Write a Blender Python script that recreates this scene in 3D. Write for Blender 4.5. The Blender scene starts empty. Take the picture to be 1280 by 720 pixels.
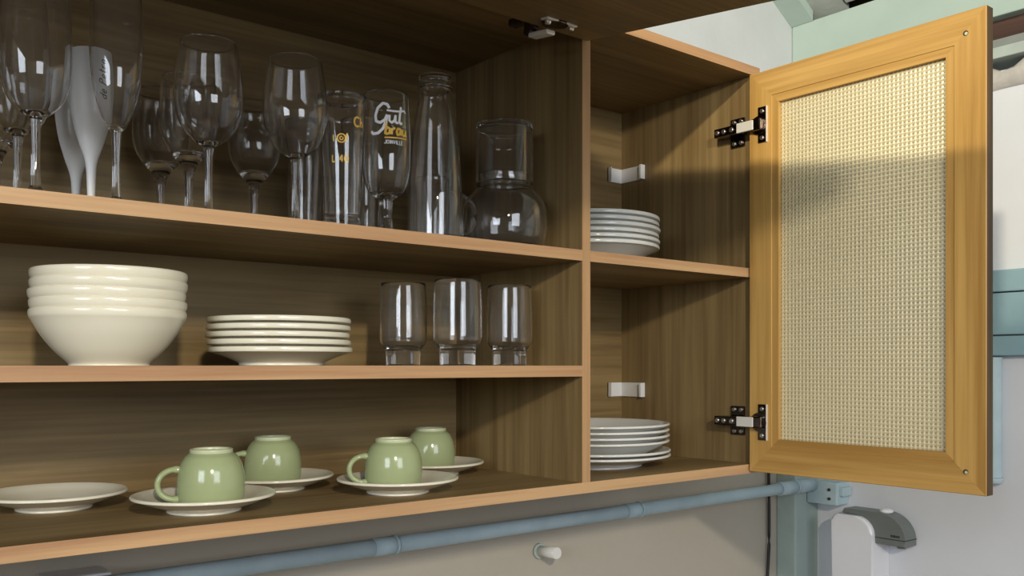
import bpy, bmesh, math, random
from mathutils import Vector, Matrix
random.seed(4)
C = bpy.context.scene.collection
S = bpy.context.scene
EYE = 1.6                      # eye height; all heights below are given from the eye level and lifted by this
PI = math.pi

# ------------------------------------------------------------------ camera
cam_d = bpy.data.cameras.new('camera'); cam = bpy.data.objects.new('camera', cam_d); C.objects.link(cam)
cam.location = (-.885, -.9175, EYE)
cam.rotation_euler = (PI/2, 0, -math.radians(39.06))
cam_d.sensor_width = 36; cam_d.lens = 1140/1280*36
cam_d.shift_y = 97/1280
cam_d.clip_start = .01
S.camera = cam
# ------------------------------------------------------------------ world, lights, exposure
w = bpy.data.worlds.new('world'); S.world = w; w.use_nodes = True
w.node_tree.nodes['Background'].inputs[0].default_value = (.75, .85, 1, 1)
w.node_tree.nodes['Background'].inputs[1].default_value = .6
def lamp(name, loc, target, size, size_y, power, col):
    l = bpy.data.lights.new(name, 'AREA'); l.shape = 'RECTANGLE'; l.size = size; l.size_y = size_y
    l.energy = power; l.color = col
    o = bpy.data.objects.new(name, l); C.objects.link(o)
    o.location = (loc[0], loc[1], loc[2]+EYE)
    t = Vector((target[0], target[1], target[2]+EYE))
    o.rotation_euler = (t-o.location).to_track_quat('-Z', 'Y').to_euler()
    return o
lamp('key_lamp', (-1.20, -2.10, .74), (-.3, .2, 0), .10, .10, 30, (1, .90, .72))
sl = bpy.data.lights.new('side_lamp_shaped_cone', 'SPOT'); sl.energy = 310; sl.color = (1, .88, .64); sl.shadow_soft_size = .06
sl.spot_size = math.radians(27); sl.spot_blend = .45  # cone shaped to leave the lower door dark in place of a person's shadow
so_ = bpy.data.objects.new('side_lamp_shaped_cone', sl); C.objects.link(so_); so_.location = (-2.44, -1.50, 1.30+EYE)
so_.rotation_euler = (Vector((.40, .0, .80+EYE))-so_.location).to_track_quat('-Z', 'Y').to_euler()
lamp('window_daylight_left', (-3.10, -1.55, .55), (-.2, .06, .2), 1.4, .95, 45, (.82, .90, 1))
lamp('window_daylight_rear', (-.60, -3.10, .50), (-.2, .06, .2), 1.15, 1.0, 29, (.86, .92, 1))
S.view_settings.view_transform = 'Standard'
try: S.view_settings.look = 'None'
except Exception: pass
S.view_settings.exposure = 0.0; S.view_settings.gamma = 1; S.view_settings.use_curve_mapping = False
cy = S.cycles
cy.max_bounces = 20; cy.transmission_bounces = 18; cy.glossy_bounces = 6; cy.diffuse_bounces = 5; cy.transparent_max_bounces = 16
cy.use_denoising = True; cy.sample_clamp_indirect = 4; cy.blur_glossy = .5

# ------------------------------------------------------------------ materials
def mat(name, col, rough=.5, metal=0, spec=.5, **k):
    m = bpy.data.materials.new(name); m.use_nodes = True
    b = m.node_tree.nodes['Principled BSDF']
    b.inputs['Base Color'].default_value = (*col, 1); b.inputs['Roughness'].default_value = rough
    b.inputs['Metallic'].default_value = metal; b.inputs['Specular IOR Level'].default_value = spec
    for a, v in k.items(): b.inputs[a.replace('_', ' ')].default_value = v
    return m
def nodes(m): return m.node_tree.nodes, m.node_tree.links, m.node_tree.nodes['Principled BSDF']
def wood(name, dark, light, axis, rough=.5, scale=1.0, amt=1.0):
    m = mat(name, light, rough, spec=.35); N, L, b = nodes(m)
    tc = N.new('ShaderNodeTexCoord'); mp = N.new('ShaderNodeMapping')
    s = [95*scale, 95*scale, 95*scale]; s[axis] = 2.6*scale
    mp.inputs['Scale'].default_value = s; L.new(tc.outputs['Object'], mp.inputs[0])
    n1 = N.new('ShaderNodeTexNoise'); n1.inputs['Scale'].default_value = 1; n1.inputs['Detail'].default_value = 6
    n1.inputs['Roughness'].default_value = .6; n1.inputs['Distortion'].default_value = .35
    L.new(mp.outputs[0], n1.inputs[0])
    mp2 = N.new('ShaderNodeMapping'); s2 = [22*scale]*3; s2[axis] = 1.1*scale
    mp2.inputs['Scale'].default_value = s2; L.new(tc.outputs['Object'], mp2.inputs[0])
    n2 = N.new('ShaderNodeTexNoise'); n2.inputs['Scale'].default_value = 1; n2.inputs['Detail'].default_value = 3
    L.new(mp2.outputs[0], n2.inputs[0])
    ad = N.new('ShaderNodeMath'); ad.operation = 'MULTIPLY_ADD'; ad.inputs[1].default_value = .6
    L.new(n2.outputs[0], ad.inputs[0])
    mu = N.new('ShaderNodeMath'); mu.operation = 'MULTIPLY'; mu.inputs[1].default_value = .55; L.new(n1.outputs[0], mu.inputs[0])
    L.new(mu.outputs[0], ad.inputs[2])
    r = N.new('ShaderNodeValToRGB'); r.color_ramp.elements[0].position = .575-.13/amt; r.color_ramp.elements[1].position = .575+.11/amt
    r.color_ramp.elements[0].color = (*dark, 1); r.color_ramp.elements[1].color = (*light, 1)
    L.new(ad.outputs[0], r.inputs[0]); L.new(r.outputs[0], b.inputs['Base Color'])
    bp = N.new('ShaderNodeBump'); bp.inputs['Strength'].default_value = .12; bp.inputs['Distance'].default_value = .0006
    L.new(n1.outputs[0], bp.inputs['Height']); L.new(bp.outputs[0], b.inputs['Normal'])
    return m
WD, WL = (.155, .100, .040), (.275, .190, .082)
wood_x = wood('brown_wood_grain_sideways', WD, WL, 0)
wood_z = wood('brown_wood_grain_upright', WD, WL, 2)
wood_edge_x = wood('wood_edge_tape_sideways', (.37, .200, .098), (.53, .330, .168), 0, .5, 1.2)
wood_edge_z = wood('wood_edge_tape_upright', (.34, .19, .09), (.48, .29, .14), 2, .5, 1.2)
DD, DL = (.37, .200, .050), (.57, .345, .105)
m_brownedge = wood('dark_brown_edge', (.05, .030, .012), (.12, .075, .035), 2, .6, .9)
door_z = wood('golden_wood_grain_upright', DD, DL, 2, .42, .9)
door_y = wood('golden_wood_grain_across', DD, DL, 1, .42, .9)
def plaster(name, col, col2, bump=.25, sc=9, lower=None, zs=0):
    m = mat(name, col, .85, spec=.2); N, L, b = nodes(m)
    tc = N.new('ShaderNodeTexCoord'); n = N.new('ShaderNodeTexNoise'); n.inputs['Scale'].default_value = sc; n.inputs['Detail'].default_value = 5
    L.new(tc.outputs['Object'], n.inputs[0])
    r = N.new('ShaderNodeValToRGB'); r.color_ramp.elements[0].position = .35; r.color_ramp.elements[1].position = .65
    r.color_ramp.elements[0].color = (*col2, 1); r.color_ramp.elements[1].color = (*col, 1)
    L.new(n.outputs[0], r.inputs[0]); out = r.outputs[0]
    if lower:
        sp = N.new('ShaderNodeSeparateXYZ'); L.new(tc.outputs['Object'], sp.inputs[0])
        lt = N.new('ShaderNodeMath'); lt.operation = 'LESS_THAN'; lt.inputs[1].default_value = zs; L.new(sp.outputs[2], lt.inputs[0])
        mx = N.new('ShaderNodeMix'); mx.data_type = 'RGBA'; L.new(lt.outputs[0], mx.inputs[0]); L.new(out, mx.inputs[6]); mx.inputs[7].default_value = (*lower, 1)
        out = mx.outputs[2]
    L.new(out, b.inputs['Base Color'])
    n3 = N.new('ShaderNodeTexNoise'); n3.inputs['Scale'].default_value = 55; n3.inputs['Detail'].default_value = 4; L.new(tc.outputs['Object'], n3.inputs[0])
    bp = N.new('ShaderNodeBump'); bp.inputs['Strength'].default_value = bump; bp.inputs['Distance'].default_value = .003
    L.new(n3.outputs[0], bp.inputs['Height']); L.new(bp.outputs[0], b.inputs['Normal'])
    return m
m_wallA = plaster('white_and_beige_wall_paint', (.58, .61, .625), (.53, .56, .575), .25, 6, (.42, .385, .325), EYE-.02)
m_wallB = plaster('white_wall_paint', (.68, .70, .75), (.63, .65, .70), .12, 5)
m_rough = plaster('rough_plaster_beam_shade', (.52, .50, .47), (.42, .40, .38), .9, 16)  # grey tone stands in for the beam's shadow on the rough plaster
m_green = plaster('pale_green_paint', (.41, .51, .47), (.375, .475, .435), .15, 8)
m_greend = plaster('worn_green_grey_paint', (.40, .46, .43), (.33, .38, .36), .3, 14)
m_dgrey = plaster('dark_grey_board', (.24, .26, .25), (.18, .20, .19), .3, 14)
m_panel = plaster('grey_roof_board', (.42, .45, .42), (.33, .36, .34), .4, 12)
m_colm = plaster('grey_green_column_paint', (.40, .49, .46), (.36, .44, .415), .4, 9)
m_blue = plaster('light_blue_paint', (.44, .56, .62), (.39, .51, .57), .3, 20)
m_bluew = plaster('teal_blue_paint', (.26, .40, .46), (.22, .355, .415), .15, 10)
m_darkwood = wood('dark_old_timber', (.018, .009, .007), (.085, .045, .035), 1, .8, .5)
m_floor = plaster('brown_floor_tile', (.30, .22, .16), (.24, .18, .13), .1, 4)
m_room = plaster('cream_room_paint', (.55, .50, .42), (.50, .46, .39), .1, 4)
def ceramic(name, col, rough=.16, var=.02):
    m = mat(name, col, rough, spec=.5); N, L, b = nodes(m)
    tc = N.new('ShaderNodeTexCoord'); n = N.new('ShaderNodeTexNoise'); n.inputs['Scale'].default_value = 40
    L.new(tc.outputs['Object'], n.inputs[0]); r = N.new('ShaderNodeValToRGB')
    r.color_ramp.elements[0].color = (*[c*(1-var*2) for c in col], 1); r.color_ramp.elements[1].color = (*col, 1)
    L.new(n.outputs[0], r.inputs[0]); L.new(r.outputs[0], b.inputs['Base Color'])
    return m
m_white = ceramic('cream_white_glaze', (.78, .74, .60))
m_whiteg = ceramic('grey_white_glaze', (.70, .70, .67))
m_cup = ceramic('sage_green_glaze', (.35, .405, .215), .14)
m_cupring = ceramic('pale_foot_ring_glaze', (.52, .55, .36), .3)
m_plastic = ceramic('matt_white_plastic', (.80, .78, .75), .35)
m_bracket = ceramic('white_bracket_plastic', (.78, .78, .78), .4)
m_disp = ceramic('white_appliance_plastic', (.74, .75, .80), .3)
m_dispg = ceramic('dark_grey_appliance_plastic', (.16, .18, .175), .4, .1)
m_chrome = mat('polished_steel', (.86, .85, .82), .32, 1)
m_zinc = mat('bright_zinc', (.82, .80, .74), .35, .25)
m_dchrome = mat('dark_nickel', (.16, .13, .12), .18, 1)
m_black = mat('black_rubber', (.012, .012, .012), .5)
m_ink = mat('black_ink', (.02, .02, .02), .6)
m_gold = mat('yellow_gold_print', (.85, .52, .09), .35, .2)
m_wprint = mat('white_print', (.85, .85, .85), .4)
m_hole = mat('dark_hole_and_roof_gap', (.05, .03, .015), .7)
def glass(name, col=(1, 1, 1), rough=0, ior=1.5):
    m = bpy.data.materials.new(name); m.use_nodes = True; N, L = m.node_tree.nodes, m.node_tree.links
    N.clear(); o = N.new('ShaderNodeOutputMaterial'); g = N.new('ShaderNodeBsdfGlass')
    g.inputs['Color'].default_value = (*col, 1); g.inputs['Roughness'].default_value = rough; g.inputs['IOR'].default_value = ior
    df = N.new('ShaderNodeBsdfDiffuse'); df.inputs['Color'].default_value = (.8, .8, .78, 1); mx = N.new('ShaderNodeMixShader'); mx.inputs[0].default_value = .009
    L.new(g.outputs[0], mx.inputs[1]); L.new(df.outputs[0], mx.inputs[2]); L.new(mx.outputs[0], o.inputs[0])
    return m
m_glass = glass('clear_glass', (.985, .985, .985))
m_pane = mat('textured_cream_pane_glass', (.78, .70, .46), .30, spec=.6, Transmission_Weight=.30)
m_pit = mat('clear_pit_of_pane_glass', (.42, .36, .22), .25, spec=.5, Transmission_Weight=.35)

# ------------------------------------------------------------------ helpers
def link(name, bm, mats, parent=None, loc=None, smooth=False, recalc=False):
    if recalc: bmesh.ops.recalc_face_normals(bm, faces=bm.faces)
    me = bpy.data.meshes.new(name); bm.to_mesh(me); bm.free()
    for m in (mats if isinstance(mats, (list, tuple)) else [mats]): me.materials.append(m)
    if smooth:
        for p in me.polygons: p.use_smooth = True
    o = bpy.data.objects.new(name, me); C.objects.link(o)
    if loc: o.location = loc
    if parent: o.parent = parent
    return o
def tag(o, label, cat, group=None):
    o['label'] = label; o['category'] = cat
    if group: o['group'] = group
    return o
def thing(name, label, cat, loc=(0, 0, 0), rotz=0, group=None):
    o = bpy.data.objects.new(name, None); C.objects.link(o); o.empty_display_size = .03
    o.location = (loc[0], loc[1], loc[2]+EYE); o.rotation_euler = (0, 0, rotz)
    return tag(o, label, cat, group)
def struct(o): o['kind'] = 'structure'; return o
def box(bm, x0, x1, y0, y1, z0, z1, bev=0, mi=0):
    old = set(bm.faces)
    r = bmesh.ops.create_cube(bm, size=1)
    for v in r['verts']:
        v.co = Vector(((x0+x1)/2+v.co.x*(x1-x0), (y0+y1)/2+v.co.y*(y1-y0), (z0+z1)/2+v.co.z*(z1-z0)))
    fs = {f for v in r['verts'] for f in v.link_faces}
    if bev:
        es = list({e for v in r['verts'] for e in v.link_edges})
        bmesh.ops.bevel(bm, geom=es, offset=bev, segments=2, profile=.6, affect='EDGES')
        fs = {f for f in bm.faces if f not in old}
    for f in fs: f.material_index = mi
    return fs
def B(*a, **k):
    bm = bmesh.new(); box(bm, *a, **k); return bm
def cyl(bm, p0, p1, r0, r1=None, n=20, mi=0, cap=True):
    p0, p1 = Vector(p0), Vector(p1); r1 = r0 if r1 is None else r1
    d = (p1-p0).normalized(); q = d.to_track_quat('Z', 'Y')
    rings = []
    for p, r in ((p0, r0), (p1, r1)):
        rings.append([bm.verts.new(p+q @ Vector((r*math.cos(2*PI*i/n), r*math.sin(2*PI*i/n), 0))) for i in range(n)])
    for i in range(n):
        f = bm.faces.new([rings[0][i], rings[0][(i+1) % n], rings[1][(i+1) % n], rings[1][i]]); f.material_index = mi; f.smooth = True
    if cap:
        f = bm.faces.new(rings[0][::-1]); f.material_index = mi
        f = bm.faces.new(rings[1]); f.material_index = mi
def tube(pts, r, n=12, closed=False, squash=1.0, ref=Vector((0, 0, 1))):
    bm = bmesh.new(); P = [Vector(p) for p in pts]; rings = []
    for k, p in enumerate(P):
        t = (P[min(k+1, len(P)-1)]-P[max(k-1, 0)]).normalized()
        a = t.cross(ref)
        a = a.normalized() if a.length > 1e-4 else t.orthogonal().normalized()
        b = t.cross(a).normalized(); rr = r[k] if isinstance(r, (list, tuple)) else r
        rings.append([bm.verts.new(p+a*rr*math.cos(2*PI*i/n)+b*rr*squash*math.sin(2*PI*i/n)) for i in range(n)])
    for k in range(len(P)-1):
        for i in range(n):
            f = bm.faces.new([rings[k][i], rings[k][(i+1) % n], rings[k+1][(i+1) % n], rings[k+1][i]]); f.smooth = True
    bm.faces.new(rings[0][::-1]); bm.faces.new(rings[-1])
    bmesh.ops.recalc_face_normals(bm, faces=bm.faces)
    return bm
def spline(pts, k=5):
    """Catmull-Rom through (r,z) points; a third entry 1 marks a corner"""
    out = []; n = len(pts)
    P = [Vector((p[0], p[1])) for p in pts]; cor = [len(p) > 2 for p in pts]
    for i in range(n-1):
        p1, p2 = P[i], P[i+1]
        p0 = P[i-1] if i > 0 and not cor[i] else p1-(p2-p1)*.3
        p3 = P[i+2] if i+2 < n and not cor[i+1] else p2+(p2-p1)*.3
        for j in range(k):
            t = j/k
            v = .5*((2*p1)+(-p0+p2)*t+(2*p0-5*p1+4*p2-p3)*t*t+(-p0+3*p1-3*p2+p3)*t**3)
            out.append((max(v.x, 0), v.y))
    out.append((P[-1].x, P[-1].y))
    return out
def lathe(prof, seg=64, mi=0, bm=None):
    bm = bm or bmesh.new(); rings = []
    for r, z in prof:
        if r < 1e-5: rings.append([bm.verts.new((0, 0, z))])
        else: rings.append([bm.verts.new((r*math.cos(2*PI*i/seg), r*math.sin(2*PI*i/seg), z)) for i in range(seg)])
    for k in range(len(rings)-1):
        a, b = rings[k], rings[k+1]
        for i in range(seg):
            j = (i+1) % seg
            if len(a) == 1 and len(b) == 1: continue
            if len(a) == 1: f = bm.faces.new([a[0], b[j], b[i]])
            elif len(b) == 1: f = bm.faces.new([a[i], a[j], b[0]])
            else: f = bm.faces.new([a[i], a[j], b[j], b[i]])
            f.smooth = True; f.material_index = mi
    return bm
def shell(outer, t, bottom_t):
    """outer: (r,z) points from the lower join up to the rim; adds rim and inner wall down to the axis"""
    o = spline(outer); n = len(o); inner = []
    for i in range(n-1, -1, -1):
        a = Vector(o[max(i-1, 0)]); b = Vector(o[min(i+1, n-1)]); d = (b-a)
        if d.length < 1e-9: continue
        d.normalize(); nrm = Vector((-d.y, d.x))
        p = Vector(o[i])+nrm*t
        if p.y < o[0][1]+bottom_t or p.x < 0: break
        inner.append((p.x, p.y))
    zb = o[0][1]+bottom_t
    rim = [((o[-1][0]+inner[0][0])/2, o[-1][1]+t*.4)]
    last = inner[-1]
    tail = [(last[0]*.75, zb+(last[1]-zb)*.35), (last[0]*.4, zb+(last[1]-zb)*.05), (0, zb)]
    return o+rim+inner+tail
def dup(root, loc, label=None, group=None, rotz=None):
    r = root.copy(); C.objects.link(r); r.location = (loc[0], loc[1], loc[2]+EYE)
    if rotz is not None: r.rotation_euler = (0, 0, rotz)
    if label: r['label'] = label
    if group: r['group'] = group
    for ch in list(root.children):
        c = ch.copy(); C.objects.link(c); c.parent = r
        for g in ch.children:
            d = g.copy(); C.objects.link(d); d.parent = c
    return r

# ------------------------------------------------------------------ room shell
Z = EYE
XB = .975          # right wall
YA = .312          # wall behind the cabinet
bm = B(-3.3, XB+.12, YA, YA+.12, 0, Z+2.6); struct(link('wall_back', bm, m_wallA))
bm = bmesh.new(); box(bm, XB, XB+.12, -3.3, YA, 0, Z+.575)
struct(link('wall_right', bm, m_wallB))
struct(link('wall_left', B(-3.42, -3.3, -3.3, YA+.12, 0, Z+4.0), m_room))
struct(link('wall_front', B(-3.42, XB+.12, -3.42, -3.3, 0, Z+4.0), m_room))
struct(link('floor', B(-3.42, XB+.12, -3.42, YA+.12, -.1, 0), m_floor))
# rough plaster band, strips and beams along the top of the right wall
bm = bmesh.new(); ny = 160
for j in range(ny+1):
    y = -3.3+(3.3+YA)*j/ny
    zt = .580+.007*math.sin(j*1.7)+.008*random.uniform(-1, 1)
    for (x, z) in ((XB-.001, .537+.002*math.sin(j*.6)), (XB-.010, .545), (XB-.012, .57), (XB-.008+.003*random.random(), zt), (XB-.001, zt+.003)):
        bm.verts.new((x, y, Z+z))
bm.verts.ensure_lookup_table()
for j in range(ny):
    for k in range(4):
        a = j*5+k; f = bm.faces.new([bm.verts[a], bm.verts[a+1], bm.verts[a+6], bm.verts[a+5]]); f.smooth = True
struct(link('trim_1', bm, m_rough))['label'] = 'rough plaster edge at the top of the white wall, greyed for the beam shadow'
struct(link('trim_2', B(XB-.022, XB+.10, -3.3, YA-.001, Z+.594, Z+.6155, bev=.002), m_greend))
struct(link('trim_6', B(XB-.012, XB+.10, -3.3, YA-.001, Z+.616, Z+.634, bev=.002), m_dgrey))
struct(link('trim_3', B(XB-.004, XB+.10, -3.3, YA-.001, Z+.6345, Z+.672), m_darkwood))
struct(link('trim_4', B(XB-.030, XB+.10, -3.3, YA-.001, Z+.6725, Z+.782, bev=.003), m_green))
# green boxed column in the corner
struct(link('trim_5', B(.885, XB-.0005, .262, YA-.0005, 0, Z+.35, bev=.004), m_colm))
# sloping roof: boards and rafters rise from the right wall to the left
roof = struct(thing('ceiling', 'sloping boarded roof with painted rafters above the wall', 'ceiling'))
del roof['category']; del roof['label']; roof.location = (0, 0, 0)
SL = .60
def sloped(x0, x1, y0, y1, zoff, th, m, name):
    bm = bmesh.new(); vs = []
    for x in (x0, x1):
        zz = Z+.772+SL*(XB-x)+zoff
        for y in (y0, y1):
            for dz in (0, th): vs.append(bm.verts.new((x, y, zz+dz)))
    for f in ((0, 1, 3, 2), (4, 6, 7, 5), (0, 4, 5, 1), (2, 3, 7, 6), (0, 2, 6, 4), (1, 5, 7, 3)): bm.faces.new([vs[i] for i in f])
    return link(name, bm, m, roof, recalc=True)
ed = [YA, .18]
while ed[-1] > -3.0: ed.append(ed[-1]-.245)
ed.append(-3.3)
for k in range(len(ed)-1):
    sloped(-3.3, XB-.002 if k == 0 else XB-.024, ed[k+1]+.004, ed[k]-.002, .012, .018, m_panel, 'roof_board')
sloped(-3.3, XB+.115, -3.3, YA, .075, .03, m_hole, 'roof_gap_dark_sheet')['label'] = 'added dark sheet above the boards, blackens the roof gap'  # added dark sheet so the gap shows black and sky light stays out
for yc in (.2835, -.36, -.98, -1.6, -2.2, -2.8):
    sloped(-3.3, XB-.031, yc-.028, yc+.028, -.010, .022, m_green, 'rafter')
# teal blue rail and pipe on the right wall
rail = thing('wall_rail', 'teal blue grooved wooden rail running along the white wall right of the open door', 'rail', (XB, -1.2, .1))
def rel(bm, t):
    bmesh.ops.translate(bm, verts=bm.verts, vec=-t.location); return bm
for z0, z1, dx in ((.019, .0575, .020), (.0595, .140, .026), (.142, .184, .030)):
    o = link('board', rel(B(XB-dx, XB-.0005, -3.2, -.085, Z+z0, Z+z1, bev=.003), rail), m_bluew, rail)
pp = thing('wall_pipe', 'short pale blue vertical pipe with rounded end below the teal rail', 'pipe', (XB-.020, -.130, -.23))
link('pipe_body', lathe(spline([(0, .0), (.010, .001), (.017, .006), (.019, .014), (.0175, .02), (.0175, .246, 1), (0, .246)], 4), 32), m_blue, pp)
bm = bmesh.new(); box(bm, -.02, .0195, -.01, .01, .12, .135, bev=.002); link('pipe_clip', bm, m_blue, pp)

# ------------------------------------------------------------------ blue conduit along the wall under the cabinet
yp = .247; zp = -.2665
cond = thing('wall_conduit', 'long light blue painted conduit under the cabinet on the beige wall', 'pipe', (0, yp, zp))
bm = bmesh.new(); cyl(bm, (-1.45, 0, 0), (-.165, 0, 0), .0125, n=24); link('pipe_section', bm, m_blue, cond)
bm = bmesh.new(); cyl(bm, (-.18, 0, 0), (.37, 0, 0), .0122, n=24); link('pipe_section', bm, m_blue, cond)
bm = bmesh.new(); cyl(bm, (.35, 0, 0), (.875, 0, 0), .0120, n=24); link('pipe_section', bm, m_blue, cond)
for x in (-.163, .365):
    bm = bmesh.new(); cyl(bm, (x-.040, 0, 0), (x, 0, 0), .0133, n=24); cyl(bm, (x-.004, 0, 0), (x, 0, 0), .0146, n=24); link('coupling', bm, m_blue, cond)
bm = bmesh.new(); cyl(bm, (.80, 0, 0), (.86, 0, 0), .0145, n=24); cyl(bm, (.856, 0, 0), (.864, 0, 0), .0160, n=24); cyl(bm, (.864, 0, 0), (.925, 0, -.001), .0150, n=24)
link('end_fitting', bm, m_blue, cond)
jb = thing('pipe_box', 'small pale blue painted box with screw holes at the right end of the conduit', 'junction box', (.949, .216, -.308))
link('box_body', B(-.022, .0255, -.030, .045, 0, .050, bev=.003), m_blue, jb)
link('lug', B(-.012, .024, -.040, -.0295, .020, .040, bev=.003), m_blue, jb)
bm = bmesh.new()
for z in (.014, .034): cyl(bm, (-.0215, -.012, z), (-.0245, -.012, z), .0035, n=12)
link('screw_hole', bm, m_hole, jb)
tag(link('junction_box', rel(B(-.636, -.560, .262, .3115, Z-.34, Z-.2530, bev=.004), bpy.data.objects.new('t', None)), m_disp),
    'white box on the wall at the bottom left corner, mostly cut off', 'junction box')
# wooden peg
peg = thing('wall_peg', 'short white round peg sticking out of the beige wall', 'peg', (.173, YA, -.329))
bm = bmesh.new(); cyl(bm, (0, -.0005, 0), (-.002, -.052, .004), .0095, .0100, n=24); link('peg_body', bm, m_whiteg, peg)
bm = bmesh.new(); cyl(bm, (0, -.0002, 0), (0, -.006, .0), .0135, n=20); link('base_ring', bm, m_greend, peg)
# black cable
pts = [(.800, .300, .21), (.822, .300, -.05), (.840, .301, -.20), (.846, .3035, -.29), (.846, .3035, -.40), (.836, .3035, -.52), (.834, .3035, -.80), (.84, .3035, -1.2)]
sm = []
for i in range(len(pts)-1):
    for j in range(6):
        t = j/6; sm.append(Vector(pts[i]).lerp(Vector(pts[i+1]), t)+Vector((0, 0, Z)))
tag(link('power_cable', tube(sm, .0034), m_black), 'thin black cable hanging down beside the green corner column', 'cable')

# ------------------------------------------------------------------ dispenser on the right wall
dp = thing('wall_dispenser', 'white wall-mounted dispenser with a dark grey curved top on the right wall', 'dispenser', (XB, .1335, -.632))
def rounded_profile(y0, y1, z0, z1, r, n=8):
    P = [(y0, z0), (y1, z0)]           # y1 is the wall side (far), y0 the near side
    P += [(y1-r*.4+r*.4*math.cos(a), z1-r*.4+r*.4*math.sin(a)) for a in [PI/2*i/n for i in range(n+1)]]
    P += [(y0+r+r*math.cos(a), z1-r+r*math.sin(a)) for a in [PI/2+PI/2*i/n for i in range(n+1)]]
    return P
def prism(P, x0, x1, bev=0, mi=0, bm=None):
    bm = bm or bmesh.new()
    a = [bm.verts.new((x0, p[0], p[1])) for p in P]; b = [bm.verts.new((x1, p[0], p[1])) for p in P]
    n = len(P); fa = bm.faces.new(a); bm.faces.new(b[::-1])
    for i in range(n): bm.faces.new([a[i], b[i], b[(i+1) % n], a[(i+1) % n]])
    for f in bm.faces: f.material_index = mi
    if bev:
        es = [e for e in fa.edges]; bmesh.ops.bevel(bm, geom=es, offset=bev, segments=3, profile=.5, affect='EDGES')
    bmesh.ops.recalc_face_normals(bm, faces=bm.faces)
    return bm
link('body', prism(rounded_profile(-.042, .052, 0, .312, .038), -.070, -.0005, bev=.006), m_disp, dp)
# grey top arches over the body and forward to the nozzle
P = []
for i in range(13):
    a = PI/2+PI/2*i/12; P.append((-.050+.058*math.cos(a), .270+.0535*math.sin(a)))
P = [(.035, .3135), (.030, .3235)]+P+[(-.108, .258), (-.0425, .258)]
for i in range(9):
    a = PI-PI/2*i/8; P.append((-.004+.0387*math.cos(a), .274+.0387*math.sin(a)))
link('grey_top', prism(P, -.058, -.012, bev=.003), m_dispg, dp)['label'] = 'dark grey curved top'
link('seam', B(-.0588, -.011, -.1088, -.0425, .271, .2722), m_black, dp)
bm = bmesh.new(); cyl(bm, (-.035, -.088, .2585), (-.035, -.088, .252), .009, n=20); link('nozzle', bm, m_dispg, dp)
bm = bmesh.new(); bmesh.ops.create_uvsphere(bm, u_segments=20, v_segments=10, radius=1)
for v in bm.verts: v.co = Vector((-.036+v.co.x*.016, -.056+v.co.y*.014, .3255+v.co.z*.006))
for f in bm.faces: f.smooth = True
link('button', bm, m_disp, dp)
bm = bmesh.new()
for i in range(5): box(bm, -.0590, -.0578, -.080-i*.0040, -.0775-i*.0040, .2765, .2810)
link('lettering', bm, m_ink, dp)

# ------------------------------------------------------------------ cabinet
T = .015; D = .300; XL = -1.16; XR = .372; ZT = .479; ZF = -.162; S1 = .160; S2 = 0.0
cab = thing('wall_cabinet', 'brown wooden wall cabinet with open shelves, a raised flap and a glazed side door', 'cabinet', (XL, 0, ZF-T))
cl = cab.location.copy()
def rc(bm):
    bmesh.ops.translate(bm, verts=bm.verts, vec=-cl); return bm
def board(name, x0, x1, y0, y1, z0, z1, m, edge):
    """panel with a front edge tape"""
    o = link(name, rc(B(x0, x1, y0+.0012, y1, Z+z0, Z+z1)), m, cab)
    e = link('edge_tape', rc(B(x0, x1, y0, y0+.0012, Z+z0, Z+z1)), edge, o)
    e['label'] = 'lighter orange wood edge tape'
    return o
board('top_panel', XL-T, XR+.018, 0, D+.006, ZT, ZT+T, wood_x, wood_edge_x)
board('bottom_panel', XL-T, XR+.015, 0, D+.006, ZF-T, ZF, wood_x, wood_edge_x)
board('side_panel', XL-T, XL, 0, D+.006, ZF, ZT, wood_z, wood_edge_z)
board('side_panel', XR, XR+.015, 0, D+.006, ZF, ZT, wood_z, wood_edge_z)
board('divider', -T, 0, 0, D, ZF, ZT, wood_z, wood_edge_z)
board('shelf', XL, -T, 0, D, S1-T, S1, wood_x, wood_edge_x)
board('shelf', XL, -T, 0, D, S2-T, S2, wood_x, wood_edge_x)
board('shelf', 0, XR, 0, D, S1-T, S1, wood_x, wood_edge_x)
link('back_panel', rc(B(XL, XR, D, D+.006, Z+ZF, Z+ZT)), wood_x, cab)
for zb in (.359, -.045):      # white L-shaped corner mounts in the right bay
    bm = bmesh.new()
    box(bm, XR-.038, XR-.0005, D-.0025, D-.0003, Z+zb-.013, Z+zb+.013)
    box(bm, XR-.003, XR-.0005, D-.058, D-.0003, Z+zb-.013, Z+zb+.013)
    box(bm, XR-.012, XR-.0005, D-.060, D-.056, Z+zb-.013, Z+zb+.013)
    box(bm, XR-.038, XR-.036, D-.010, D-.0003, Z+zb-.013, Z+zb+.013)
    link('corner_bracket', rc(bm), m_bracket, cab)['label'] = 'white plastic corner bracket'
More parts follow.
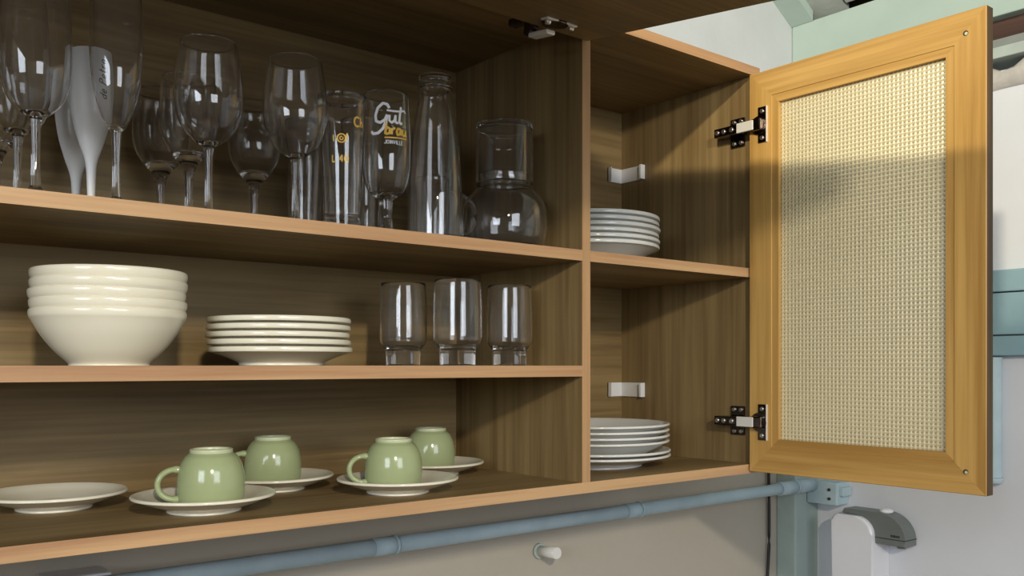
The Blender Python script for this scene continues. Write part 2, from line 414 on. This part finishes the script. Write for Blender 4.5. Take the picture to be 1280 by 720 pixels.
# --- glazed door, swung open 90 degrees: inner face on x = XD, running towards the camera
XD = .3575; HY = -.003; DW = .3755; Z0 = -.1725; Z1 = .4755; FW = .0545; DT = .018
door = bpy.data.objects.new('door', None); C.objects.link(door); door.parent = cab; door.location = Vector((XD, HY, Z))-cl; door.empty_display_size = .05
door['label'] = 'open glazed door with golden wood frame'
sec = [(0, .001), (.001, 0), (.0420, 0), (.0425, .0014), (FW, .0014), (FW, .0085), (FW-.006, .0085), (FW-.006, .012), (FW, .012), (FW, DT), (0, DT)]
def frame_piece(kind, side):
    bm = bmesh.new(); A, Bv = [], []
    for w_, x in sec:
        if kind == 'stile':
            y = -w_ if side == 0 else -(DW-w_)
            A.append(bm.verts.new((x, y, Z0+w_))); Bv.append(bm.verts.new((x, y, Z1-w_)))
        else:
            z = Z0+w_ if side == 0 else Z1-w_
            A.append(bm.verts.new((x, -w_, z))); Bv.append(bm.verts.new((x, -(DW-w_), z)))
    n = len(sec); bm.faces.new(A); bm.faces.new(Bv[::-1])
    for i in range(n): bm.faces.new([A[i], Bv[i], Bv[(i+1) % n], A[(i+1) % n]])
    return bm
for s in (0, 1):
    link('stile', frame_piece('stile', s), door_z, door, recalc=True)
    link('rail', frame_piece('rail', s), door_y, door, recalc=True)
o = link('edge_tape', B(.0012, DT-.0004, -DW-.0006, -DW+.0001, Z0+.0005, Z1-.0005), m_brownedge, door); o['label'] = 'dark brown outer edge'
for z in (Z1-.0300, Z0+.0300):     # handle bolt holes
    bm = bmesh.new(); cyl(bm, (.0004, -DW+.027, z), (-.0003, -DW+.027, z), .0036, n=14, mi=0); cyl(bm, (-.0002, -DW+.0262, z-.0006), (-.0006, -DW+.0262, z-.0006), .0021, n=12, mi=1)
    link('bolt_hole', bm, [m_hole, m_cupring], door)
# patterned glass: small square cells with raised ribs and a pit in every cell
ny_, nz_ = 43, 87
gy0, gy1, gz0, gz1 = -FW+.004, -DW+FW-.004, Z0+FW-.004, Z1-FW+.004
offs = [0, .34, .66]; ys = [gy0+(gy1-gy0)*(i+o)/ny_ for i in range(ny_) for o in offs]+[gy1]
zs = [gz0+(gz1-gz0)*(i+o)/nz_ for i in range(nz_) for o in offs]+[gz1]
verts = []; faces = []; mi = []
for i, y in enumerate(ys):
    for j, z in enumerate(zs):
        pit = (i % 3 != 0) and (j % 3 != 0); rib = (i % 3 == 0) and (j % 3 == 0)
        verts.append((.0088+(.0007 if pit else (-.0003 if rib else -.0002)), y, z))
nzv = len(zs); nf = len(verts)
for i in range(len(ys)-1):
    for j in range(nzv-1):
        a = i*nzv+j; faces.append((a, a+1, a+nzv+1, a+nzv)); mi.append(1 if (i % 3 == 1 and j % 3 == 1) else 0)
c4 = [(.0118, gy0, gz0), (.0118, gy0, gz1), (.0118, gy1, gz1), (.0118, gy1, gz0)]
verts += c4; faces.append((nf, nf+3, nf+2, nf+1)); mi.append(0)
me = bpy.data.meshes.new('glass_pane'); me.from_pydata(verts, [], faces); me.update()
for m in (m_pane, m_pit): me.materials.append(m)
me.polygons.foreach_set('material_index', mi)
gp = bpy.data.objects.new('glass_pane', me); C.objects.link(gp); gp.parent = door
gp['label'] = 'cream textured glass pane with a fine square grid'
def hinge_mesh(parent, M, name='hinge'):
    """local frame: door inner face is the plane x=0 with its hinge edge at y=0 (door towards -y); the panel side runs along +y on x=dx"""
    bm = bmesh.new(); dx = XR-XD
    box(bm, -.0022, 0, -.034, -.018, -.029, .029, bev=.001, mi=0)                # cup flange
    box(bm, -.0026, -.0001, -.0352, -.0338, -.029, .029, mi=2)
    cyl(bm, (0, -.0195, 0), (-.003, -.0195, 0), .0150, n=28, mi=0)
    for z in (-.0215, .0215): cyl(bm, (-.002, -.026, z), (-.0042, -.026, z), .0038, .003, n=14, mi=1)
    box(bm, -.012, -.001, -.030, -.010, -.010, .010, bev=.003, mi=0)
    box(bm, -.0135, -.0095, -.016, .016, -.0080, .0080, bev=.001, mi=2)           # bright link arm
    box(bm, -.013, dx-.004, .012, .062, -.0075, .0075, bev=.002, mi=0)           # hinge arm
    box(bm, dx-.004, dx-.0002, .018, .046, -.024, .024, bev=.0015, mi=0)         # mounting wings
    for (y, z) in ((.024, .018), (.038, .018), (.024, -.018), (.038, -.018)): cyl(bm, (dx-.004, y, z), (dx-.0066, y, z), .0036, .003, n=12, mi=1)
    for y in (.026, .042, .055): cyl(bm, (-.013, y, 0), (-.0152, y, 0), .0042, .0034, n=12, mi=1)
    bmesh.ops.transform(bm, matrix=M, verts=bm.verts)
    h = link(name, bm, [m_dchrome, m_chrome, m_zinc], parent); h['label'] = 'dark nickel concealed hinge'
    return h
for zh in (.389, -.0915): hinge_mesh(door, Matrix.Translation((0, 0, zh)))
# --- lift-up flap over the left bay, raised to about 83 degrees
flap = bpy.data.objects.new('flap_door', None); C.objects.link(flap); flap.parent = cab
FX1 = -.0085; FX0 = XL-.010; FL = .635; ang = math.atan(.127)
flap.location = Vector((FX1, -.001, Z+.4500))-cl; flap.rotation_euler = (ang, 0, 0); flap.empty_display_size = .05
flap['label'] = 'raised brown wooden flap'
bm = B(FX0-FX1, 0, -FL, -.001, .0, .034); link('flap_panel', bm, wood_x, flap)
bm = bmesh.new(); box(bm, 0, .001, -FL, -.001, 0, .034); box(bm, FX0-FX1, 0, -.001, 0, 0, .034); link('edge_tape', bm, wood_x, flap)
def flap_hinge(cx):
    bm = bmesh.new()
    box(bm, cx-.026, cx+.026, -.046, -.032, -.0024, 0, bev=.0008, mi=2)
    cyl(bm, (cx, -.030, 0), (cx, -.030, -.003), .0175, n=28, mi=0)
    for s in (-.02, .02): cyl(bm, (cx+s, -.040, -.002), (cx+s, -.040, -.0075), .0045, .0038, n=14, mi=1)
    box(bm, cx-.016, cx-.001, -.034, .004, -.017, -.011, bev=.002, mi=2)
    box(bm, cx-.0165, cx-.0005, .002, .014, -.013, .0125, bev=.002, mi=0)
    box(bm, cx-.0155, cx-.0015, .010, .050, .004, .014, bev=.002, mi=0)
    box(bm, cx-.030, cx+.013, .026, .044, .0165, .0215, bev=.001, mi=0)
    for s in (-.024, .007): cyl(bm, (cx+s, .035, .017), (cx+s, .035, .0135), .004, .003, n=12, mi=1)
    h = link('hinge', bm, [m_dchrome, m_chrome, m_zinc], flap); h['label'] = 'steel concealed hinge'
for cx in (-.085, -1.05): flap_hinge(cx)

# ------------------------------------------------------------------ crockery
def plate_prof(R, H, rf, t, lip=0.0, band=.0):
    return spline([(0, .003), (rf-.006, .003), (rf-.004, .0004), (rf-.001, 0), (rf, .001), (rf+.0015, .004), (rf+(R-rf)*.50, H*.50), (R-.004, H-t*.95-band), (R-.0006, H-t*.80-band), (R, H-t*.4-band*.4), (R-.0008, H-.0004), (R-.003, H), (R-.008, H-.0018-lip), (rf+(R-rf)*.48, H*.50+t*.75), (rf, .0035+t), (rf-.008, .003+t*.85), (0, .003+t*.8)], 4)
def stack_thing(name, prof, label, cat, x, y, z, group, m, seg=80):
    o = link(name, lathe(prof, seg), m, loc=(x, y, z+EYE)); return tag(o, label, cat, group)
def copy_to(o, x, y, z, label, rz=0):
    c = o.copy(); C.objects.link(c); c.location = (x, y, z+EYE); c.rotation_euler = (0, 0, rz); c['label'] = label; return c
POS5 = ['bottom of the stack', 'second from the bottom', 'middle of the stack', 'second from the top', 'top of the stack']
# five bowls
H = .0590; R = .0785
bowl_p = spline([(0, .0025), (.036, .0025), (.037, 0), (.0405, 0), (.0415, .003), (.0545, .0155), (.0670, .0320), (.0755, .0470), (.0780, .0515), (.0786, .0560), (.0778, H-.0004), (.0755, H), (.0725, .0530), (.0620, .0340), (.0500, .0195), (.0380, .0085), (.018, .0068), (0, .0064)], 5)
b0 = stack_thing('bowl', bowl_p, 'cream white bowl, bottom of the stack of five bowls', 'bowl', -.602, .120, S2, 'bowls stacked on the middle shelf', m_white, 96)
for i, (dx, dy) in enumerate(((.0005, 0), (-.0005, .001), (.0008, -.001), (.001, 0))):
    copy_to(b0, -.602+dx, .120+dy, S2+.0105*(i+1), 'cream white bowl, %s of five bowls' % POS5[i+1])
# five saucers / small plates
pp_ = plate_prof(.0852, .0220, .050, .0045, 0, .0022)
p0 = stack_thing('plate', pp_, 'cream white small plate, bottom of the stack beside the bowls', 'plate', -.404, .120, S2, 'small plates stacked beside the bowls', m_white, 96)
for i, (dx, dy) in enumerate(((-.002, 0), (-.003, .001), (-.003, -.001), (-.002, 0))):
    copy_to(p0, -.404+dx, .120+dy, S2+.0088*(i+1), 'cream white small plate, %s beside the bowls' % POS5[i+1])
POS6 = ['bottom one', 'second from the bottom', 'third from the bottom', 'third from the top', 'second from the top', 'top one']
# six deep plates, right bay upper shelf
dp_ = plate_prof(.112, .031, .066, .0045, .001, .0022)
q0 = stack_thing('deep_plate', dp_, 'grey white deep plate, bottom one of the upper stack in the right bay', 'plate', .143, .150, S1, 'deep plates on the right upper shelf', m_whiteg, 112)
for i, (dx, dy) in enumerate(((.0012, 0), (0, .001), (.0012, -.001), (-.0005, 0), (.001, 0))):
    copy_to(q0, .143+dx, .150+dy, S1+.0090*(i+1), 'grey white deep plate, %s of the upper stack in the right bay' % POS6[i+1])
# lower stack: two flat dinner plates below four soup plates
dn = plate_prof(.126, .0205, .080, .0045)
f0 = stack_thing('dinner_plate', dn, 'white dinner plate, bottom one of the lower stack in the right bay', 'plate', .158, .158, ZF, 'dinner plates on the right cabinet floor', m_whiteg, 112)
copy_to(f0, .158, .158, ZF+.0074, 'white dinner plate, second from the bottom of the lower right stack')
so = plate_prof(.1245, .0300, .078, .0045)
zb = ZF+.0074+.0060
f1 = stack_thing('soup_plate', so, 'white soup plate, third from the bottom of the lower right stack', 'plate', .157, .158, zb, 'soup plates on top of the dinner plates', m_whiteg, 112)
for i, (dx, lab) in enumerate(((.001, 'third from the top'), (0, 'second from the top'), (.001, 'top one'))):
    copy_to(f1, .157+dx, .158, zb+.0088*(i+1), 'white soup plate, %s of the lower right stack' % lab)
# saucers with upturned green cups
sp_ = plate_prof(.0775, .0200, .0400, .0042)
cup_out = [(.0325, .0012), (.0340, .0010), (.0352, .0060), (.0366, .0160), (.0364, .0280), (.0340, .0420), (.0290, .0520), (.0245, .0560), (.0228, .0580)]
cup_prof = spline([(.0330, .0), (.0345, .0020), (.0358, .0080), (.0367, .0180), (.0363, .0290), (.0338, .0420), (.0290, .0515), (.0250, .0552), (.0232, .0568)], 5)
cup_ring = spline([(.0232, .0568), (.0232, .0600), (.0222, .0610), (.0205, .0606), (.0200, .0585)], 4)
cup_in = spline([(.0200, .0585), (.0185, .0570), (0, .0566)], 3)
cup_under = spline([(0, .0530), (.0180, .0520), (.0270, .0485), (.0315, .0400), (.0338, .0280), (.0340, .0180), (.0325, .0070), (.0318, .0005), (.0322, -.0002), (.0330, .0)], 4)
def make_cup(loc, rz, label):
    t = thing('upturned_cup', label, 'cup', loc, rz, 'upturned green cups')
    bm = lathe(cup_prof, 72); lathe(cup_in, 72, bm=bm); lathe(cup_under, 72, bm=bm); link('cup_body', bm, m_cup, t)
    link('foot_ring', lathe(cup_ring, 72), m_cupring, t)['label'] = 'pale foot ring on top'
    # ring handle: starts high on the wall, bulges outwards, returns near the rim
    pts = []
    for i in range(27):
        a = math.radians(118-236*i/26)
        pts.append((.0380+.0185*math.cos(a), 0, .0225+.0165*math.sin(a)))
    link('handle', tube(pts, [.0034 if 3 < i < 23 else .0042 for i in range(27)], 14, squash=1.35, ref=Vector((0, 1, 0))), m_cup, t)
    return t
LEFT = math.radians(180-39)     # towards the left of someone facing the shelves from the photographer's place
sau = [(-.636, .214, 'empty saucer at the left end of the cabinet floor'), (-.5100, .0900, 'white saucer under the front left green cup'),
       (-.3740, .2080, 'white saucer under the rear left green cup'), (-.2620, .0820, 'white saucer under the front right green cup'),
       (-.1190, .2160, 'white saucer under the rear right green cup near the divider')]
s0 = None
for x, y, lab in sau:
    if s0 is None: s0 = stack_thing('saucer', sp_, lab, 'saucer', x, y, ZF, 'saucers on the cabinet floor', m_white, 96)
    else: copy_to(s0, x, y, ZF, lab)
cz = ZF+.0081
cu = make_cup((-.5020, .0900, cz), math.radians(164), 'upturned sage green cup at front left, handle to the left')
for (x, y, rz, lab) in ((-.3720, .2150, 158, 'upturned sage green cup behind the front left cup'), (-.2660, .0860, 158, 'upturned sage green cup at front right, handle to the left'), (-.1190, .2200, 60, 'upturned sage green cup at rear right, handle hidden')):
    dup(cu, (x, y, cz), lab, 'upturned green cups', math.radians(rz))

# ------------------------------------------------------------------ glassware
def stem_glass(name, label, cat, x, y, z, Hs, bowl, rfoot, rstem, group, t=.0012, bot=.004, seg=64, smid=None):
    """Hs: stem height; bowl: outer profile from the join (rstem*1.5) upwards, heights from the join"""
    g = thing(name, label, cat, (x, y, z), 0, group)
    foot = spline([(0, .0012), (rfoot*.5, .0010), (rfoot*.93, 0), (rfoot, .0008), (rfoot*.96, .0020), (rfoot*.5, .0038), (rstem*2.2, .0065), (rstem*1.25, .012)], 4)
    st = spline([(rstem*1.25, .012), (rstem, .024), (smid or rstem*.92, Hs*.55), (rstem*1.1, Hs-.010), (bowl[0][0], Hs)], 6)
    link('foot', lathe(foot, seg), m_glass, g)
    link('stem', lathe(st, 32), m_glass, g)
    link('bowl', lathe(shell([(r, Hs+h) for r, h in bowl], t, bot), seg), m_glass, g)
    return g
GR = 'wine glasses on the top shelf'
bigb = [(.0062, 0), (.0150, .0045), (.0270, .0160), (.0350, .0350), (.0375, .0560), (.0365, .0780), (.0330, .1000), (.0305, .1150)]
big = stem_glass('wine_glass', 'large round wine glass left of centre on the top shelf', 'wine glass', -.507, .085, S1, .0845, bigb, .0340, .0042, GR)
dup(big, (-.406, .078, S1), 'large round wine glass just left of the printed beer glasses')
tallb = [(.0058, 0), (.0130, .0040), (.0235, .0150), (.0300, .0340), (.0320, .0600), (.0310, .0950), (.0285, .1300), (.0275, .1400)]
tg = stem_glass('wine_glass', 'tall wine glass at the left, in front of the others', 'wine glass', -.6885, .050, S1, .0780, tallb, .0330, .0042, GR)
dup(tg, (-.6880, .135, S1), 'tall wine glass at the left, behind the front one')
smb = [(.0075, 0), (.0120, .0080), (.0190, .0160), (.0210, .0180), (.0300, .0340), (.0330, .0560), (.0320, .0860), (.0300, .1050)]
sg = stem_glass('water_goblet', 'smaller goblet with thick faceted bowl base, rear left on the top shelf', 'goblet', -.5140, .225, S1, .0700, smb, .0300, .0050, 'goblets behind the wine glasses', t=.0016, bot=.016)
dup(sg, (-.6930, .225, S1), 'goblet at the far left, behind the two tall wine glasses')
dup(sg, (-.5060, .150, S1), 'goblet with thick bowl base behind the large left wine glass')
dup(sg, (-.4020, .205, S1), 'goblet with thick bowl base between the two large wine glasses')
flb = [(.0052, 0), (.0100, .0060), (.0165, .0200), (.0225, .0450), (.0255, .0800), (.0250, .1200), (.0225, .1600), (.0215, .1700)]
stem_glass('champagne_flute', 'clear champagne flute in front of the white flutes', 'flute', -.6120, .060, S1, .0790, flb, .0320, .0040, 'flutes on the top shelf')
far = stem_glass('champagne_flute', 'clear flute at the left edge of the picture', 'flute', -.7520, .082, S1, .0790, flb, .0320, .0040, 'flutes on the top shelf')
# white plastic flutes
wo = [(.0215, .0030), (.0090, .0075), (.0045, .0180), (.0042, .0280), (.0058, .0560), (.0123, .0780), (.0178, .0985), (.0212, .1200), (.0220, .1380), (.0215, .1560), (.0200, .1740)]
wf = spline([(0, .0008), (.018, .0008), (.0225, 0), (.0232, .0012)]+wo+[(.0195, .1750), (.0188, .1738), (.0202, .1560), (.0206, .1380), (.0198, .1200), (.0164, .0990), (.0108, .0790), (.004, .0640), (0, .0620)], 5)
W1 = thing('white_flute', 'matt white plastic flute with handwritten name, in front', 'flute', (-.6195, .125, S1), 0, 'white flutes on the top shelf')
link('flute_body', lathe(wf, 64), m_plastic, W1)
W2 = dup(W1, (-.6130, .215, S1), 'matt white plastic flute behind the one with writing', 'white flutes on the top shelf')

# printed lettering: strokes wrapped on a surface of revolution
def ribbon(bm, pts, w, rad, phi0, z0, mi=0, rot=False, off=.0004):
    """pts in metres (s along the surface, h up); rad(z) outer radius"""
    P = [Vector(p) for p in pts]; Q = []
    for i in range(len(P)-1):
        n = max(1, int((P[i+1]-P[i]).length/.0008))
        for j in range(n): Q.append(P[i].lerp(P[i+1], j/n))
    Q.append(P[-1]); prev = None
    for i, q in enumerate(Q):
        d = (Q[min(i+1, len(Q)-1)]-Q[max(i-1, 0)])
        if d.length < 1e-9: continue
        d.normalize(); nn = Vector((-d.y, d.x))*w/2; cur = []
        for s in (1, -1):
            p = q+nn*s; z = z0+p.y; r = rad(z)+off; ph = phi0+p.x/r
            cur.append(bm.verts.new((r*math.cos(ph), r*math.sin(ph), z)))
        if prev:
            f = bm.faces.new([prev[0], prev[1], cur[1], cur[0]]); f.material_index = mi
        prev = cur
def arc(cx, cy, r, a0, a1, n=10, ry=None):
    ry = ry or r
    return [(cx+r*math.cos(math.radians(a0+(a1-a0)*i/n)), cy+ry*math.sin(math.radians(a0+(a1-a0)*i/n))) for i in range(n+1)]
def radf(prof):
    o = prof if len(prof) > 30 else spline(prof)
    def f(z):
        for i in range(len(o)-1):
            if o[i][1] <= z <= o[i+1][1]:
                t = (z-o[i][1])/max(o[i+1][1]-o[i][1], 1e-9); return o[i][0]*(1-t)+o[i+1][0]*t
        return o[-1][0]
    return f
GL = {  # simple stroke letters on a unit cell (height 1)
 'J': [[(.5, 1), (.5, .2), (.35, 0), (.1, .05), (0, .25)]], 'O': [arc(.3, .5, .3, 90, 450, 12, .5)], 'I': [[(.1, 0), (.1, 1)]],
 'N': [[(0, 0), (0, 1), (.5, 0), (.5, 1)]], 'V': [[(0, 1), (.3, 0), (.6, 1)]], 'L': [[(0, 1), (0, 0), (.45, 0)]],
 'E': [[(.45, 1), (0, 1), (0, 0), (.45, 0)], [(0, .52), (.38, .52)]], '4': [[(.4, 0), (.4, 1), (0, .35), (.55, .35)]], '0': [arc(.28, .5, .28, 90, 450, 12, .5)],
 'C': [arc(.4, .5, .4, 50, 310, 10, .5)], 'h': [[(0, 0), (0, 1)], [(0, .4), (.2, .6), (.4, .45), (.4, 0)]],
 'P': [[(0, 0), (.08, 1)], [(.08, 1), (.45, .95), (.5, .65), (.05, .5)]], 'e': [[(0, .3), (.4, .35), (.3, .6), (.08, .55), (0, .25), (.15, 0), (.4, .1)]],
 't': [[(.15, 1), (.12, .1), (.3, 0)], [(0, .65), (.35, .68)]], 'r': [[(.02, .6), (.05, 0)], [(.05, .4), (.2, .6), (.35, .55)]],
 'o': [arc(.22, .28, .2, 90, 450, 10, .28)], 'd': [arc(.2, .28, .2, 20, 380, 10, .28), [(.42, 1), (.40, 0)]]}
def write(bm, text, h, w, rad, phi0, z0, s0=0, h0=0, mi=0, vertical=False, slant=0, sp=.22):
    s = 0
    for ch in text:
        if ch == ' ': s += .4*h; continue
        wd = max(p[0] for st in GL[ch] for p in st)
        for st in GL[ch]:
            pts = [((p[0]+slant*p[1])*h+s, p[1]*h) for p in st]
            pts = [(s0-q[1], h0+q[0]) for q in pts] if vertical else [(s0+q[0], h0+q[1]) for q in pts]
            ribbon(bm, pts, w, rad, phi0, z0, mi)
        s += (wd+sp)*h
# towards the camera from the white flute
def toward(x, y): return math.atan2(-.9175-y, -.885-x)
rw = radf(spline(wo))
bm = bmesh.new(); write(bm, 'de Petro', .0090, .0011, rw, toward(-.6195, .125)+.50, .122, s0=.004, vertical=True, slant=.15)
link('lettering', bm, m_ink, W1)['label'] = 'black handwritten name running upwards'
# stemmed beer glass with the brewery print
beerb = [(.0085, 0), (.0150, .0050), (.0235, .0130), (.0290, .0300), (.0310, .0550), (.0308, .0850), (.0290, .1150), (.0283, .1320)]
bg = stem_glass('beer_goblet', 'short stemmed beer glass printed with white and yellow lettering', 'beer glass', -.2840, .075, S1, .0480, beerb, .0320, .0075, None, t=.0015, bot=.008)
rb = radf([(r, .048+h) for r, h in beerb]); bm = bmesh.new(); ph = toward(-.284, .075)+.31
U = .0011*1.0
def G(pts, w=.0024, mi=0): ribbon(bm, [(p[0]*.0013, p[1]*.0013) for p in pts], w*1.3, rb, ph, .137, mi)
# big cursive G with a long looping tail
G([(-4, 15), (-6, 18.5), (-10, 19.5), (-15, 15), (-17.5, 8), (-17, 2.5), (-13, .8), (-8.5, 3.5), (-6, 8.5)], .0026)
G([(-6, 8.5), (-7.5, 2), (-10.5, -5), (-15, -9), (-20, -9.5), (-22, -7)], .0026)
G([(-4, 8.5), (-4.2, 3), (-2, 1.2), (.8, 3.5), (2, 8.8)], .0022); G([(2, 8.8), (1.6, 2.5), (3.2, 1.2), (4.6, 2.4)], .0022)      # u
G([(8.2, 17.5), (6.4, 8), (5.8, 3), (7.2, 1), (9.2, 2.4)], .0024)                                                       # t
G([(-6.5, 12.8), (0, 12.4), (7, 13), (12, 14.6), (14, 12.5)], .0018)                                                     # cross stroke of the t
G([(-7, 3), (-7.5, -4), (-8.3, -10)], .0024, 1); G([(-8, -6), (-6, -3.4), (-3.6, -5), (-4.4, -9), (-8, -10)], .0022, 1)        # b
G([(-1.5, -4), (-2.3, -10)], .0022, 1); G([(-2, -6), (0, -3.8), (1.6, -4.4)], .0022, 1)                                    # r
G([(7.2, -4.2), (4.2, -3.8), (2.8, -7), (3.8, -10), (6.2, -8.8), (7.4, -4.2), (7.2, -10)], .0022, 1)                        # a
G([(9.5, -4), (9.2, -8.6), (11, -10), (13.2, -8), (13.8, -4)], .0022, 1); G([(13.8, -4), (13.6, -9.5), (15, -10)], .0022, 1)   # u
G([(10, -1.2), (10.6, -1)], .0016, 1); G([(12.6, -1), (13.2, -.9)], .0016, 1)
G([(-9, -13.2), (15, -12.4)], .0013, 1)
write(bm, 'JOINVILLE', .0044, .0008, rb, ph, .137, s0=-.012, h0=-.0245)
link('printed_lettering', bm, [m_wprint, m_gold], bg)['label'] = 'white cursive word above a yellow word'
# tall tumblers with gold print behind the beer goblet
tum = [(.0190, 0), (.0205, .0010), (.0215, .0100), (.0235, .0600), (.0265, .1150), (.0295, .1680)]
def tumbler(name, label, x, y, prof, t, bot, group, cat='glass'):
    g = thing(name, label, cat, (x, y, S1), 0, group)
    base = spline([(0, .0015), (prof[0][0]*.6, .0012), (prof[0][0], 0)], 3)
    bm = lathe(base+[(prof[0][0], 0)][:0], 64)
    link('base', bm, m_glass, g)
    link('glass_wall', lathe(shell(prof, t, bot), 64), m_glass, g)
    return g
t1 = tumbler('beer_tumbler', 'tall clear beer tumbler with gold print left of the printed goblet', -.3430, .080, tum, .0014, .012, 'tall beer tumblers', 'beer glass')
rt = radf(tum); bm = bmesh.new(); ph = toward(-.343, .080)
write(bm, 'Ch', .011, .0022, rt, ph+.75, .120, s0=-.006, h0=.008, mi=0)
ribbon(bm, [(p[0]*.001, p[1]*.001) for p in arc(-1, 0, 5, 30, 400, 14)], .0015, rt, ph, .112)
ribbon(bm, [(p[0]*.001, p[1]*.001) for p in arc(-1, 0, 2, 60, 400, 10)], .0015, rt, ph, .112)
ribbon(bm, [(-.011, .004), (-.010, -.004)], .0016, rt, ph, .112); ribbon(bm, [(.006, .006), (.004, -.004)], .0018, rt, ph, .112)
write(bm, 'L 40', .0080, .0016, rt, ph, .084, s0=-.012)
link('printed_lettering', bm, m_gold, t1)['label'] = 'gold lettering and swirl'
tumbler('beer_tumbler', 'tall clear tumbler at the back, behind the large right wine glass', -.3250, .215, tum, .0014, .012, 'tall beer tumblers', 'beer glass')
tumbler('beer_tumbler', 'tall clear tumbler behind the printed goblet', -.2660, .165, tum, .0014, .012, 'tall beer tumblers', 'beer glass')
# bottle-shaped carafe
bo = [(.0330, 0), (.0350, .0030), (.0355, .0100), (.0352, .0700), (.0335, .1100), (.0290, .1550), (.0225, .1900), (.0205, .2010), (.0225, .2035), (.0228, .2070), (.0205, .2095), (.0205, .2130), (.0222, .2160), (.0212, .2200)]
bt = thing('glass_bottle', 'tall clear glass milk bottle carafe with a ringed mouth', 'bottle', (-.2060, .080, S1))
link('base', lathe(spline([(0, .003), (.02, .0022), (.0330, 0)], 4), 72), m_glass, bt)
link('bottle_wall', lathe(shell(bo, .0022, .005), 72), m_glass, bt)
# glass mug behind the bottle
mg = thing('glass_mug', 'clear glass mug mostly hidden behind the bottle, handle showing', 'mug', (-.1250, .210, S1))
mo = [(.0300, 0), (.0325, .0020), (.0330, .0100), (.0330, .1000), (.0335, .1150)]
link('base', lathe(spline([(0, .003), (.02, .0022), (.0300, 0)], 4), 64), m_glass, mg)
link('mug_wall', lathe(shell(mo, .0025, .007), 64), m_glass, mg)
hd = math.radians(-39); pts = []
for i in range(25):
    a = math.radians(100-200*i/24); rr = .0360+.0260*math.cos(a)
    pts.append((rr*math.cos(hd), rr*math.sin(hd), .0640+.0300*math.sin(a)))
link('handle', tube(pts, .0048, 14), m_glass, mg)
# carafe with an upturned tumbler as lid
co = [(.0420, 0), (.0500, .0025), (.0585, .0180), (.0605, .0400), (.0570, .0640), (.0430, .0830), (.0350, .0900), (.0335, .0980), (.0340, .1060)]
cf = thing('bedside_carafe', 'round clear carafe topped with an upturned tumbler, beside the divider', 'carafe', (-.0900, .0790, S1))
link('base', lathe(spline([(0, .003), (.03, .0022), (.0420, 0)], 4), 80), m_glass, cf)
link('carafe_wall', lathe(shell(co, .0020, .005), 80), m_glass, cf)
ct = thing('carafe_tumbler', 'clear tumbler turned upside down over the carafe neck', 'glass', (-.0900, .0790, S1+.0935))
ui = [(.0378, .0005), (.0378, .0040), (.0378, .0800), (.0374, .0900)]
bmx = lathe(spline([(.0360, .0), (.0372, -.0004), (.0390, .0), (.0402, .0060), (.0402, .0700), (.0392, .0800), (.0360, .0825), (0, .0825)], 5), 72)
lathe(spline([(0, .0765), (.0350, .0765), (.0376, .0730), (.0380, .0660), (.0380, .0060), (.0360, .0)], 5), 72, bm=bmx)
link('glass_wall', bmx, m_glass, ct)
# three footed tumblers on the middle shelf
ftb = [(.0235, 0), (.0240, .0020), (.0245, .0200), (.0262, .0240), (.0305, .0300), (.0322, .0340), (.0325, .0450), (.0322, .0800), (.0308, .1120)]
ft = thing('footed_tumbler', 'clear footed tumbler, middle and nearest of the three', 'glass', (-.1840, .060, S2), 0, 'footed tumblers on the middle shelf')
link('base', lathe(spline([(0, .003), (.014, .0022), (.0235, 0)], 4), 72), m_glass, ft)
link('glass_wall', lathe(shell(ftb, .0017, .0265), 72), m_glass, ft)
dup(ft, (-.2110, .150, S2), 'clear footed tumbler, leftmost of the three')
dup(ft, (-.0760, .085, S2), 'clear footed tumbler, rightmost, by the divider')
